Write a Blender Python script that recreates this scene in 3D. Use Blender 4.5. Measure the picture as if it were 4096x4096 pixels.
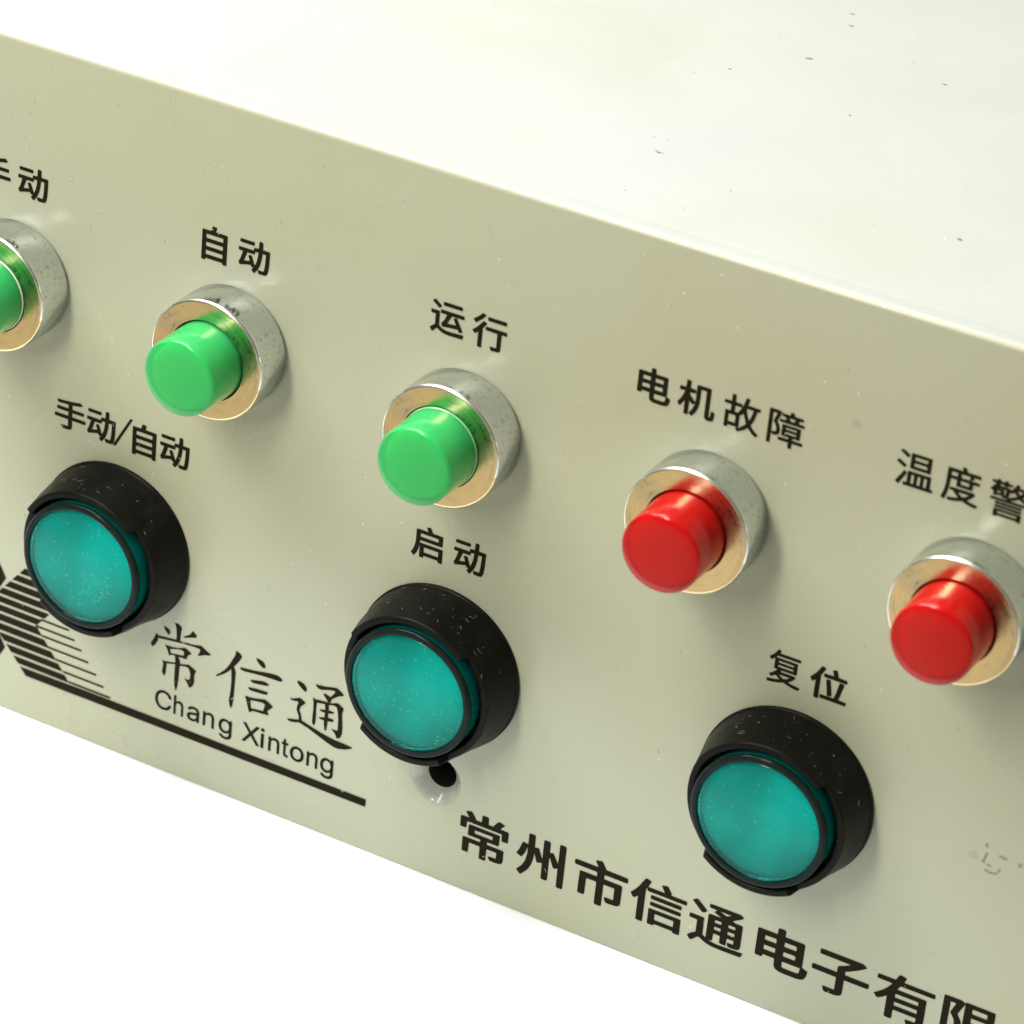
import bpy, bmesh, math, random
from mathutils import Matrix, Vector
random.seed(7)
S = 0.026            # metres per layout unit (the pitch of the indicator lamps)

# ---------------------------------------------------------------- camera, world, light, exposure
scene = bpy.context.scene
for o in list(bpy.data.objects): bpy.data.objects.remove(o)
COL = scene.collection
cam_data = bpy.data.cameras.new('camera'); cam = bpy.data.objects.new('camera', cam_data); COL.objects.link(cam)
_r = Vector((0.87304224, 0.47960631, 0.08817611)); _d = Vector((0.30370798, -0.39330344, -0.86779829)); _f = Vector((-0.38152157, 0.78440435, -0.48903078))
_p = Vector((6.25839081, -10.35306662, 6.1742179)) * S
cam.matrix_world = Matrix(((_r.x, -_d.x, -_f.x, _p.x), (_r.y, -_d.y, -_f.y, _p.y), (_r.z, -_d.z, -_f.z, _p.z), (0, 0, 0, 1)))
cam_data.sensor_fit = 'HORIZONTAL'; cam_data.sensor_width = 36.0; cam_data.lens = 14404.77 / 4096 * 36.0
cam_data.clip_start = 0.01; cam_data.clip_end = 50
cam_data.dof.use_dof = True; cam_data.dof.focus_distance = 13.55 * S; cam_data.dof.aperture_fstop = 50
scene.camera = cam
scene.view_settings.view_transform = 'Standard'; scene.view_settings.look = 'None'
scene.view_settings.exposure = 0; scene.view_settings.gamma = 1

w = bpy.data.worlds.new('World'); scene.world = w; w.use_nodes = True
bg = w.node_tree.nodes['Background']; bg.inputs[0].default_value = (0.93, 1.0, 0.92, 1); bg.inputs[1].default_value = 0.17

def area(name, loc, target, sx, sy, power, color):
    l = bpy.data.lights.new(name, 'AREA'); l.shape = 'RECTANGLE'; l.size = sx; l.size_y = sy; l.energy = power; l.color = color
    o = bpy.data.objects.new(name, l); COL.objects.link(o); o.location = loc
    o.rotation_euler = (Vector(target) - Vector(loc)).to_track_quat('-Z', 'Y').to_euler()
    return o
# a narrow strip lamp in front, left and above (streaks on the lamps, shadows to the lower right) and a wide overhead softbox
def strip(name, loc, target, sx, sy, power, color, long_axis):
    o = area(name, loc, target, sx, sy, power, color)
    z = (Vector(loc) - Vector(target)).normalized(); y = Vector(long_axis); y = (y - z * y.dot(z)).normalized(); x = y.cross(z)
    o.rotation_euler = Matrix((x, y, z)).transposed().to_euler(); return o
strip('strip_light', (-.047, -.265, .190), (.030, 0, -.005), .046, .19, .84, (1.0, .97, .84), (0, .57, .82))
area('softbox', (-.19, -.055, .41), (.02, 0, 0), .34, .32, 4.9, (.985, .985, .96))

# ---------------------------------------------------------------- helpers
def tag(o, **k):
    for a, b in k.items(): o[a] = b
    return o
def link(name, me, mats, parent=None, loc=(0, 0, 0)):
    o = bpy.data.objects.new(name, me); COL.objects.link(o)
    for m in (mats if isinstance(mats, (list, tuple)) else [mats]):
        if m.name not in [x.name for x in me.materials if x]: me.materials.append(m)
    o.location = Vector(loc)
    if parent is not None: o.parent = parent
    return o
def finish(bm, name, sharp=32, smooth=True):
    me = bpy.data.meshes.new(name)
    bmesh.ops.recalc_face_normals(bm, faces=bm.faces)
    if smooth:
        for f in bm.faces: f.smooth = True
        for e in bm.edges:
            if len(e.link_faces) == 2 and e.calc_face_angle(0) > math.radians(sharp): e.smooth = False
    bm.to_mesh(me); bm.free(); return me
def lathe(name, prof, n=128, mat_of=None, hfun=None):
    """revolve (radius, height) pairs about the local -Y axis; height is the distance out of the panel"""
    bm = bmesh.new(); rings = []
    for k, (r, h) in enumerate(prof):
        if r < 1e-6: rings.append([bm.verts.new((0, -h * S, 0))]); continue
        ring = []
        for i in range(n):
            a = 2 * math.pi * i / n
            hh = hfun(k, a, h) if hfun else h
            ring.append(bm.verts.new((r * S * math.cos(a), -hh * S, r * S * math.sin(a))))
        rings.append(ring)
    for k in range(len(rings) - 1):
        A, B = rings[k], rings[k + 1]
        for i in range(n):
            j = (i + 1) % n
            if len(A) == 1 and len(B) == 1: continue
            if len(A) == 1: f = bm.faces.new((A[0], B[j], B[i]))
            elif len(B) == 1: f = bm.faces.new((A[i], A[j], B[0]))
            else: f = bm.faces.new((A[i], A[j], B[j], B[i]))
            if mat_of: f.material_index = mat_of(k, 360 * i / n) if callable(mat_of) else mat_of[k]
    return finish(bm, name)
def arc(r0, h0, r, a0, a1, n):
    return [(r0 + r * math.cos(math.radians(a0 + (a1 - a0) * i / n)), h0 + r * math.sin(math.radians(a0 + (a1 - a0) * i / n))) for i in range(n + 1)]

# ---------------------------------------------------------------- materials
def mat(name, base, rough=0.4, metal=0.0, **kw):
    m = bpy.data.materials.new(name); m.use_nodes = True
    b = m.node_tree.nodes['Principled BSDF']
    b.inputs['Base Color'].default_value = (*base, 1); b.inputs['Roughness'].default_value = rough; b.inputs['Metallic'].default_value = metal
    for k, v in kw.items(): b.inputs[k.replace('_', ' ')].default_value = v
    return m
class NT:
    def __init__(s, m): s.m = m; s.t = m.node_tree; s.b = s.t.nodes['Principled BSDF']; s.tc = s.t.nodes.new('ShaderNodeTexCoord')
    def n(s, typ, **k):
        x = s.t.nodes.new(typ)
        for a, v in k.items():
            if a.startswith('i_'):
                key = a[2:].replace('_', ' '); x.inputs[int(key) if key.isdigit() else key].default_value = v
            else: setattr(x, a, v)
        return x
    def l(s, a, b): s.t.links.new(a, b)
    def coord(s, scale, kind='Object'):
        mp = s.n('ShaderNodeMapping'); mp.inputs['Scale'].default_value = scale if hasattr(scale, '__len__') else (scale,) * 3
        s.l(s.tc.outputs[kind], mp.inputs[0]); return mp.outputs[0]
    def noise(s, scale, detail=4, rough=0.55, sc=(1, 1, 1), dist=0):
        x = s.n('ShaderNodeTexNoise'); x.inputs['Scale'].default_value = scale; x.inputs['Detail'].default_value = detail; x.inputs['Roughness'].default_value = rough; x.inputs['Distortion'].default_value = dist
        s.l(s.coord(sc), x.inputs['Vector']); return x.outputs['Fac']
    def ramp(s, src, a, b, lo=0.0, hi=1.0):
        x = s.n('ShaderNodeMapRange'); x.inputs['From Min'].default_value = a; x.inputs['From Max'].default_value = b; x.inputs['To Min'].default_value = lo; x.inputs['To Max'].default_value = hi
        s.l(src, x.inputs['Value']); return x.outputs[0]
    def math(s, op, a, b):
        x = s.n('ShaderNodeMath', operation=op)
        for i, v in enumerate((a, b)):
            if hasattr(v, 'is_linked'): s.l(v, x.inputs[i])
            else: x.inputs[i].default_value = v
        return x.outputs[0]
    def mix(s, fac, a, b):
        x = s.n('ShaderNodeMix', data_type='RGBA')
        for i, v in ((0, fac), (6, a), (7, b)):
            if hasattr(v, 'is_linked'): s.l(v, x.inputs[i])
            elif i == 0: x.inputs[0].default_value = v
            else: x.inputs[i].default_value = (*v, 1)
        return x.outputs[2]
    def bump(s, h, strength, dist):
        x = s.n('ShaderNodeBump'); x.inputs['Strength'].default_value = strength; x.inputs['Distance'].default_value = dist
        s.l(h, x.inputs['Height']); s.l(x.outputs[0], s.b.inputs['Normal']); return x
    def specks(s, scale, radius, density_noise, thr, sc=(1, 1, 1)):
        """tiny grains: 1 inside a grain, only where the coarse noise is above the threshold"""
        v = s.n('ShaderNodeTexVoronoi'); v.inputs['Scale'].default_value = scale; v.inputs['Randomness'].default_value = 1
        s.l(s.coord(sc), v.inputs['Vector'])
        pick = s.n('ShaderNodeSeparateColor'); s.l(v.outputs['Color'], pick.inputs[0])
        rad = s.math('MULTIPLY', pick.outputs[1], radius)
        inside = s.math('LESS_THAN', v.outputs['Distance'], rad)
        keep = s.math('LESS_THAN', pick.outputs[0], s.ramp(s.noise(density_noise, 3), 0.35, 0.7, 0.0, thr))
        return s.math('MULTIPLY', inside, keep)

def paint(name, base, rough, spec):
    m = mat(name, base, rough, Specular_IOR_Level=spec); t = NT(m)
    c = t.mix(t.ramp(t.noise(18, 5), 0.3, 0.75), base, tuple(x * y for x, y in zip(base, (1.0, 0.985, 0.93))))
    c = t.mix(t.ramp(t.noise(38, 3, .5), 0.50, 0.85, 0, .5), c, tuple(x * y for x, y in zip(base, (.93, .86, .72))))      # faint yellowed smears
    c = t.mix(t.math('MULTIPLY', t.specks(900, .08, 30, .35, (1, .4, 1)), .6), c, (.80, .80, .74))                      # pale dust
    c = t.mix(t.math('MULTIPLY', t.specks(600, .06, 24, .14, (1, .4, 1)), .5), c, (.22, .20, .14))                       # dark grit
    t.l(c, t.b.inputs['Base Color'])
    t.l(t.ramp(t.noise(60, 4), .3, .7, rough * .85, rough * 1.2), t.b.inputs['Roughness'])
    t.bump(t.noise(900, 2), .05, .0003)
    return m
M_panel = paint('panel_paint', (.378, .386, .294), .26, .38)
M_washed = paint('glare_washed_paint', (.430, .445, .420), .52, .5)  # cover and fold: panel beige whitened, overhead glare put into the colour
M_ink = mat('printed_ink', (.006, .005, .001), .5, Specular_IOR_Level=.04); t = NT(M_ink)
c = t.mix(t.math('MULTIPLY', t.specks(700, .16, 60, .5), .6), (.012, .010, .005), (.30, .30, .22)); t.l(c, t.b.inputs['Base Color'])
M_primer = mat('worn_primer', (.50, .52, .44), .16, Specular_IOR_Level=.7); t = NT(M_primer)
c = t.mix(t.ramp(t.noise(500, 5), .4, .7), (.50, .52, .46), (.38, .40, .34)); t.l(c, t.b.inputs['Base Color']); t.bump(t.noise(420, 3), .25, .0003)
M_hole = mat('hole_dark', (.004, .004, .004), .9)
M_inside = mat('bare_steel', (.05, .05, .05), .5, .6)

M_zinc = mat('zinc_plating', (.62, .64, .62), .16, 1.0); t = NT(M_zinc)
pit = t.ramp(t.noise(3000, 3, .6, (1, .6, 1)), .57, .66)
pitm = t.math('MULTIPLY', pit, t.ramp(t.noise(90, 3), .36, .55, .25, 1))
c = t.mix(t.ramp(t.noise(260, 5), .3, .7), (.62, .66, .67), (.72, .76, .77)); c = t.mix(t.math('MULTIPLY', pitm, .45), c, (.16, .155, .13))
t.l(c, t.b.inputs['Base Color']); t.l(t.ramp(t.noise(300, 4), .3, .7, .11, .22), t.b.inputs['Roughness'])
t.bump(t.noise(1100, 4, .6, (1, .5, 1)), .09, .0002)
M_brass = mat('brass_face', (.60, .43, .20), .20, 1.0); t = NT(M_brass)
pitb = t.math('MULTIPLY', t.ramp(t.noise(2200, 4, .65), .57, .66), t.ramp(t.noise(150, 3), .45, .60))
c = t.mix(t.ramp(t.noise(300, 4), .35, .7), (.72, .58, .34), (.62, .50, .29)); 
ln = t.n('ShaderNodeVectorMath', operation='LENGTH'); t.l(t.tc.outputs['Object'], ln.inputs[0])
sp_ = t.n('ShaderNodeSeparateXYZ'); t.l(t.tc.outputs['Object'], sp_.inputs[0]); cb = t.n('ShaderNodeCombineXYZ')
t.l(t.math('MULTIPLY', ln.outputs['Value'], 9000.0), cb.inputs[0]); t.l(t.math('MULTIPLY', sp_.outputs[0], 420.0), cb.inputs[1]); t.l(t.math('MULTIPLY', sp_.outputs[2], 420.0), cb.inputs[2])
nz = t.n('ShaderNodeTexNoise'); nz.inputs['Scale'].default_value = 1; nz.inputs['Detail'].default_value = 3; t.l(cb.outputs[0], nz.inputs['Vector'])
turned = t.math('MULTIPLY', t.ramp(nz.outputs['Fac'], .50, .66), t.ramp(t.noise(110, 3), .40, .62, .12, 1))
c = t.mix(t.ramp(t.noise(160, 4), .45, .7, 0, .7), c, (.50, .48, .42))          # the gold worn to grey in patches
c = t.mix(t.math('MULTIPLY', turned, .7), c, (.24, .19, .11))                    # turning lines
c = t.mix(t.math('MULTIPLY', pitb, .8), c, (.10, .07, .03))
t.l(c, t.b.inputs['Base Color']); t.l(t.ramp(t.noise(250, 4), .3, .7, .12, .26), t.b.inputs['Roughness']); t.bump(t.noise(1500, 3), .12, .0001)
M_chrome = mat('polished_edge', (.86, .87, .85), .24, 1.0); t = NT(M_chrome); t.bump(t.noise(1800, 2), .10, .0001)

def plastic(name, base, deep, sss, rough=.24):
    m = mat(name, base, rough, Subsurface_Weight=.8, Subsurface_Scale=sss, Specular_IOR_Level=.22, Transmission_Weight=.18, IOR=1.42, Coat_Weight=.10, Coat_Roughness=.05)
    m.node_tree.nodes['Principled BSDF'].inputs['Subsurface Radius'].default_value = deep
    t = NT(m); c = t.mix(t.ramp(t.noise(220, 4), .3, .75, 0, .5), base, tuple(x * .86 for x in base))
    c = t.mix(t.math('MULTIPLY', t.specks(800, .08, 90, .2), .3), c, (.7, .7, .6)); t.l(c, t.b.inputs['Base Color'])
    t.l(t.ramp(t.noise(500, 4), .3, .7, rough * .7, rough * 1.4), t.b.inputs['Roughness']); t.bump(t.noise(900, 3), .06, .0002)
    return m
M_greencore = plastic('green_core', (.035, .58, .13), (.25, 1.0, .35), .0016, .5)
M_redcore = plastic('red_core', (.60, .002, .002), (1.0, .12, .08), .0014, .5)
def shell(name, base, sub):
    m = mat(name, base, .16, Transmission_Weight=.62, IOR=1.38, Subsurface_Weight=.5, Subsurface_Scale=.0012, Specular_IOR_Level=.28, Coat_Weight=.16, Coat_Roughness=.05)
    m.node_tree.nodes['Principled BSDF'].inputs['Subsurface Radius'].default_value = sub
    t = NT(m); t.l(t.ramp(t.noise(400, 4), .3, .7, .10, .26), t.b.inputs['Roughness']); t.bump(t.noise(700, 3), .05, .0002); return m
M_green = shell('green_plastic', (.085, .76, .25), (.3, 1.0, .4))
M_red = shell('red_plastic', (.78, .008, .008), (1.0, .1, .08))
M_pale = mat('clear_lip', (.22, .60, .28), .2, Coat_Weight=.6)
M_lipred = mat('red_lip', (.62, .16, .15), .25, Coat_Weight=.5)

def dusty(name, base, rough, dust_n, thr, col=(.5, .5, .42), **kw):
    m = mat(name, base, rough, **{'Specular_IOR_Level': .08, **kw}); t = NT(m)
    d = t.specks(1500, .14, dust_n, thr)
    d2 = t.math('MULTIPLY', t.ramp(t.noise(150, 5, .7), .5, .8), .018)
    c = t.mix(d2, base, col); c = t.mix(t.math('MULTIPLY', d, .55), c, col)
    t.l(c, t.b.inputs['Base Color']); t.l(t.ramp(t.noise(400, 4), .3, .7, rough * .85, rough * 1.2), t.b.inputs['Roughness'])
    t.bump(t.noise(1600, 3), .08, .0001)
    return m
M_black = dusty('black_plastic', (.005, .005, .004), .36, 90, .3)
M_ring = dusty('smoked_ring', (.006, .012, .011), .16, 90, .5, Specular_IOR_Level=.09)
M_teal = dusty('teal_lens', (.0, .64, .60), .12, 130, .3, (.20, .60, .52), Transmission_Weight=.90, IOR=1.22, Specular_IOR_Level=.3, Coat_Weight=.03, Coat_Roughness=.08)
t = NT(M_teal); lk = t.b.inputs['Base Color'].links[0].from_socket
mm = t.n('ShaderNodeMix', data_type='RGBA', blend_type='MULTIPLY'); mm.inputs[0].default_value = 1
v_ = t.ramp(t.noise(110, 2, .4), .32, .68, .66, 1.12); cc = t.n('ShaderNodeCombineColor')  # uneven light through the translucent cap, put into the colour as noise
for q in range(3): t.l(v_, cc.inputs[q])
t.l(lk, mm.inputs[6]); t.l(cc.outputs[0], mm.inputs[7]); t.l(mm.outputs[2], t.b.inputs['Base Color'])
M_tealcore = dusty('teal_diffuser', (.0, .80, .76), .5, 90, .1, Subsurface_Weight=.5, Subsurface_Scale=.002)
M_tealside = mat('teal_barrel', (.0, .13, .11), .14, Transmission_Weight=.2, Specular_IOR_Level=.3, Coat_Weight=.1, IOR=1.45)
M_dust = mat('lint', (.55, .55, .47), .9); M_dust2 = mat('teal_lint', (.16, .50, .42), .9); M_dust3 = mat('grey_lint', (.22, .22, .19), .9)
M_rust = mat('rust_stain', (.27, .22, .12), .6)
M_smudge = mat('grey_smudge', (.33, .335, .245), .4)
M_sheet = mat('white_paper', (.90, .95, .985), .7, Specular_IOR_Level=.2)
M_added_bench = mat('added_bench_wood', (.60, .40, .17), .45); t = NT(M_added_bench)
c = t.mix(t.ramp(t.noise(5, 6, .6, (1, 14, 1)), .3, .7), (.37, .325, .245), (.28, .245, .18)); t.l(c, t.b.inputs['Base Color'])

# ---------------------------------------------------------------- setting
def box(bm, x0, x1, y0, y1, z0, z1):
    v = [bm.verts.new((x, y, z)) for x in (x0, x1) for y in (y0, y1) for z in (z0, z1)]
    for q in ((0, 1, 3, 2), (4, 6, 7, 5), (0, 4, 5, 1), (2, 3, 7, 6), (0, 2, 6, 4), (1, 5, 7, 3)): bm.faces.new([v[i] for i in q])
ZT, ZE = 0.9801, -1.9925
bm = bmesh.new(); box(bm, -.9, 1.1, -.75, .85, ZE * S - .0306, ZE * S - .0006)
tag(link('added_bench', finish(bm, 'added_bench', smooth=False), M_added_bench), kind='structure')  # unseen bench, added only for tan reflections in the metal
bm = bmesh.new(); box(bm, -.42, .60, -1.86 * S, .60, ZE * S - .0005, ZE * S - .0001)
tag(link('white_sheet', finish(bm, 'white_sheet', smooth=False), M_sheet), kind='structure')

# ---------------------------------------------------------------- the control box
X0, X1, DEPTH = -2.3, 5.1, 8.5
BOX = bpy.data.objects.new('control_box', None); COL.objects.link(BOX); BOX.location = (1.4 * S, 0, ZE * S)
BOX.empty_display_size = .02
tag(BOX, label='beige metal control box with green and red indicator lamps and three teal push buttons', category='control box')
OFF = Vector((-1.4 * S, 0, -ZE * S))
def part(name, me, mats, loc=(0, 0, 0), parent=None, label=None):
    o = link(name, me, mats, parent or BOX, Vector(loc) + (OFF if parent is None else Vector((0, 0, 0))))
    if label: o['label'] = label
    return o
HX, HZ, HR = 1.014, -1.541, 0.115       # countersunk screw hole
def front_panel():
    bm = bmesh.new(); th = .085; rb = .022
    V = lambda x, y, z: bm.verts.new((x * S, y * S, z * S))
    zt = ZT - rb; q = .17
    # square patch with a round hole
    n = 96; inner = []; outer = []
    for i in range(n):
        a = 2 * math.pi * i / n; c, s = math.cos(a), math.sin(a); k = q / max(abs(c), abs(s))
        inner.append(V(HX + HR * c, 0, HZ + HR * s)); outer.append(V(HX + k * c, 0, HZ + k * s))
    lip = [V(HX + (HR - .006) * math.cos(2 * math.pi * i / n), .003, HZ + (HR - .006) * math.sin(2 * math.pi * i / n)) for i in range(n)]
    for i in range(n):
        j = (i + 1) % n; bm.faces.new((inner[i], inner[j], outer[j], outer[i])); bm.faces.new((inner[i], lip[i], lip[j], inner[j]))
    for x0, x1, z0, z1 in ((X0, HX - q, ZE, zt), (HX + q, X1, ZE, zt), (HX - q, HX + q, HZ + q, zt), (HX - q, HX + q, ZE, HZ - q)):
        bm.faces.new((V(x0, 0, z0), V(x1, 0, z0), V(x1, 0, z1), V(x0, 0, z1)))
    # rounded top fold, back and bottom edge
    prof = [(rb - rb * math.cos(math.radians(a)), zt + rb * math.sin(math.radians(a))) for a in range(0, 91, 9)] + [(th, ZT), (th, ZE), (0, ZE)]
    nx = 40; rows = []
    for i in range(nx + 1):
        x = X0 + (X1 - X0) * i / nx
        rows.append([V(x, y, z) for y, z in prof])
    for i in range(nx):
        for k in range(len(prof) - 1):
            if k == len(prof) - 3: continue
            f = bm.faces.new((rows[i][k], rows[i + 1][k], rows[i + 1][k + 1], rows[i][k + 1])); f.material_index = 1 if 6 <= k <= 10 else 0  # upper fold faces get the whitened paint, glare painted in
    me = finish(bm, 'front_panel', 40)
    return part('front_panel', me, [M_panel, M_washed])
PANEL = front_panel()
me = lathe('screw_hole', [(HR - .006, -.003), (.062, -.052), (.060, -.060), (.060, -.30), (0, -.30)], 96, mat_of=[0, 1, 1, 1])
so = part('screw_hole', me, [M_primer, M_hole], (HX * S, 0, HZ * S))
def cover():
    bm = bmesh.new(); zc = ZT - .0015; y0, y1 = .088, DEPTH; rb = .005
    prof = [(y0, zc - .08), (y0, zc - rb)] + [(y0 + rb - rb * math.cos(math.radians(a)), zc - rb + rb * math.sin(math.radians(a))) for a in range(15, 91, 15)]
    prof += [(y1 - rb, zc), (y1, zc - rb), (y1, ZE + .02)]
    a = [bm.verts.new(((X0 + .02) * S, y * S, z * S)) for y, z in prof]; b = [bm.verts.new(((X1 - .02) * S, y * S, z * S)) for y, z in prof]
    for i in range(len(prof) - 1): bm.faces.new((a[i], b[i], b[i + 1], a[i + 1]))
    for e, x in ((a, X0), (b, X1)):
        low = bm.verts.new(((x + (.02 if x < 0 else -.02)) * S, y0 * S, (ZE + .02) * S)); f = bm.faces.new((e + [low]) if x < 0 else (e + [low])[::-1]); f.smooth = False
    return part('top_cover', finish(bm, 'top_cover'), M_washed)
cover()

# ---------------------------------------------------------------- indicator lamps
def lamp_meshes():
    rb, hb = .243, .1864
    bez = [(.228, 0), (.236, .006), (rb, .018), (rb, hb - .0105)] + arc(rb - .010, hb - .010, .010, 0, 75, 3) + [(rb - .012, hb), (.163, hb), (.160, hb - .004), (.160, .04), (0, .04)]
    n = len(bez) - 1; mo = []
    for k in range(n):
        if k < 3: mo.append(0)
        elif k < 3 + 4: mo.append(2)
        elif k < 3 + 4 + 2: mo.append(1)
        else: mo.append(3)
    def pick(k, deg):      # the plating of the rim is worn through to the brass along its lower half
        if mo[k] == 2 and 205 + 6 * math.sin(deg) < deg < 345 + 5 * math.sin(3 * deg): return 1
        return mo[k]
    return lathe('bezel', bez, 160, pick)
ME_BEZ = lamp_meshes()
def lens_mesh(hl):
    p = [(0, .05), (.1555, .05), (.1555, .20), (.1545, .26), (.152, hl - .022)] + arc(.152 - .014, hl - .022, .014, 8, 70, 4)
    for i in range(1, 7):
        f = 1 - i / 6; r = .138 * f
        p.append((r, hl - .0085 + .010 * (1 - f * f)))
    return lathe('lens', p, 128)
def core_mesh(hl):
    return lathe('lens_core', [(0, .055), (.128, .055), (.128, hl - .060)] + arc(.128 - .03, hl - .060, .03, 10, 80, 4) + [(0, hl - .028)], 96)
def lip_mesh(): return lathe('lens_lip', [(.1555, .184), (.1580, .187), (.1575, .190), (.1556, .193)], 128)
M_white = mat('white_lip', (.62, .72, .58), .25)
LAMPS = [(-1 + .0107, -.0049, .382, 0, 2), (-.0084, .0201, .382, 0, 0), (1 - .0036, -.0063, .386, 0, 1), (2 - .0087, -.0072, .392, 1, 0), (3 + .010, -.0017, .384, 1, 0)]
LABELS = ['indicator lamp with green lens, nearest the left edge', 'indicator lamp with green lens, second from the left', 'indicator lamp with green lens, third from the left', 'indicator lamp with red lens, left one of two', 'indicator lamp with red lens, right one of two']
for (x, z, hl, red, lip), lb in zip(LAMPS, LABELS):
    b = part('indicator_lamp', ME_BEZ, [M_zinc, M_brass, M_chrome, M_inside], (x * S, 0, z * S), label=lb)
    part('lens', lens_mesh(hl), M_red if red else M_green, (0, 0, 0), parent=b)
    part('lens_core', core_mesh(hl), M_redcore if red else M_greencore, (0, 0, 0), parent=b)
    if lip: part('lens_lip', lip_mesh(), M_white if lip == 2 else M_pale, (0, 0, 0), parent=b)

# ---------------------------------------------------------------- push buttons
def collar_mesh():
    H1, H0 = .236, .192
    def f(k, a, h):
        if h < .15: return h
        d = math.degrees(a) % 360
        def up(lo, hi):
            e = min(d - lo, hi - d); return max(0.0, min(1.0, .5 + e / 3.0))
        u = max(up(46, 151), up(229, 302)); return h - (H1 - H0) * (1 - u)
    p = [(.340, 0), (.3465, .004), (.3465, .016), (.3420, .020), (.338, .055), (.326, .152), (.312, H1 - .012)] + arc(.312 - .010, H1 - .010, .010, 10, 90, 4) + [(.288, H1), (.284, H1 - .003), (.283, .151), (.283, .05)]
    return lathe('collar', p, 360, hfun=f)
ME_COL = collar_mesh()
ME_BARREL = lathe('cap_barrel', [(.266, .03), (.2675, .232)], 160)
ME_RING = lathe('cap_ring', [(.2675, .232), (.2682, .238)] + arc(.2682 - .010, .242, .010, 0, 80, 6) + [(.250, .2530), (.2425, .2515), (.2395, .2460)], 160)
ME_CORE = lathe('diffuser', [(.2385, .10), (.2385, .206), (.235, .214), (.20, .219), (.15, .212), (.08, .203), (0, .200)], 128)
ME_DISC = lathe('cap_disc', [(0, .222), (.234, .222), (.2405, .2440), (.236, .2475), (.228, .2500), (.215, .2520), (.19, .2540), (.15, .2558), (.10, .2570), (.05, .2577), (0, .2580)], 128)
BTN = [(-.4888 - .0037, -1.0238 + .0092, .0), (-.4888 + 1.467 + .0073, -1.0238 - .0106, 0), (-.4888 + 2.934 - .0037, -1.0238 + .0015, 0)]
BL = ['push button at the left, over the striped emblem', 'push button in the middle, above the screw hole', 'push button at the right, above the bold lettering']
for (x, z, _), lb in zip(BTN, BL):
    c = part('push_button', ME_COL, M_black, (x * S, 0, z * S), label=lb)
    part('cap_barrel', ME_BARREL, M_tealside, parent=c); part('cap_ring', ME_RING, M_ring, parent=c); part('cap_lens', ME_DISC, M_teal, parent=c); part('cap_diffuser', ME_CORE, M_tealcore, parent=c)

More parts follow.
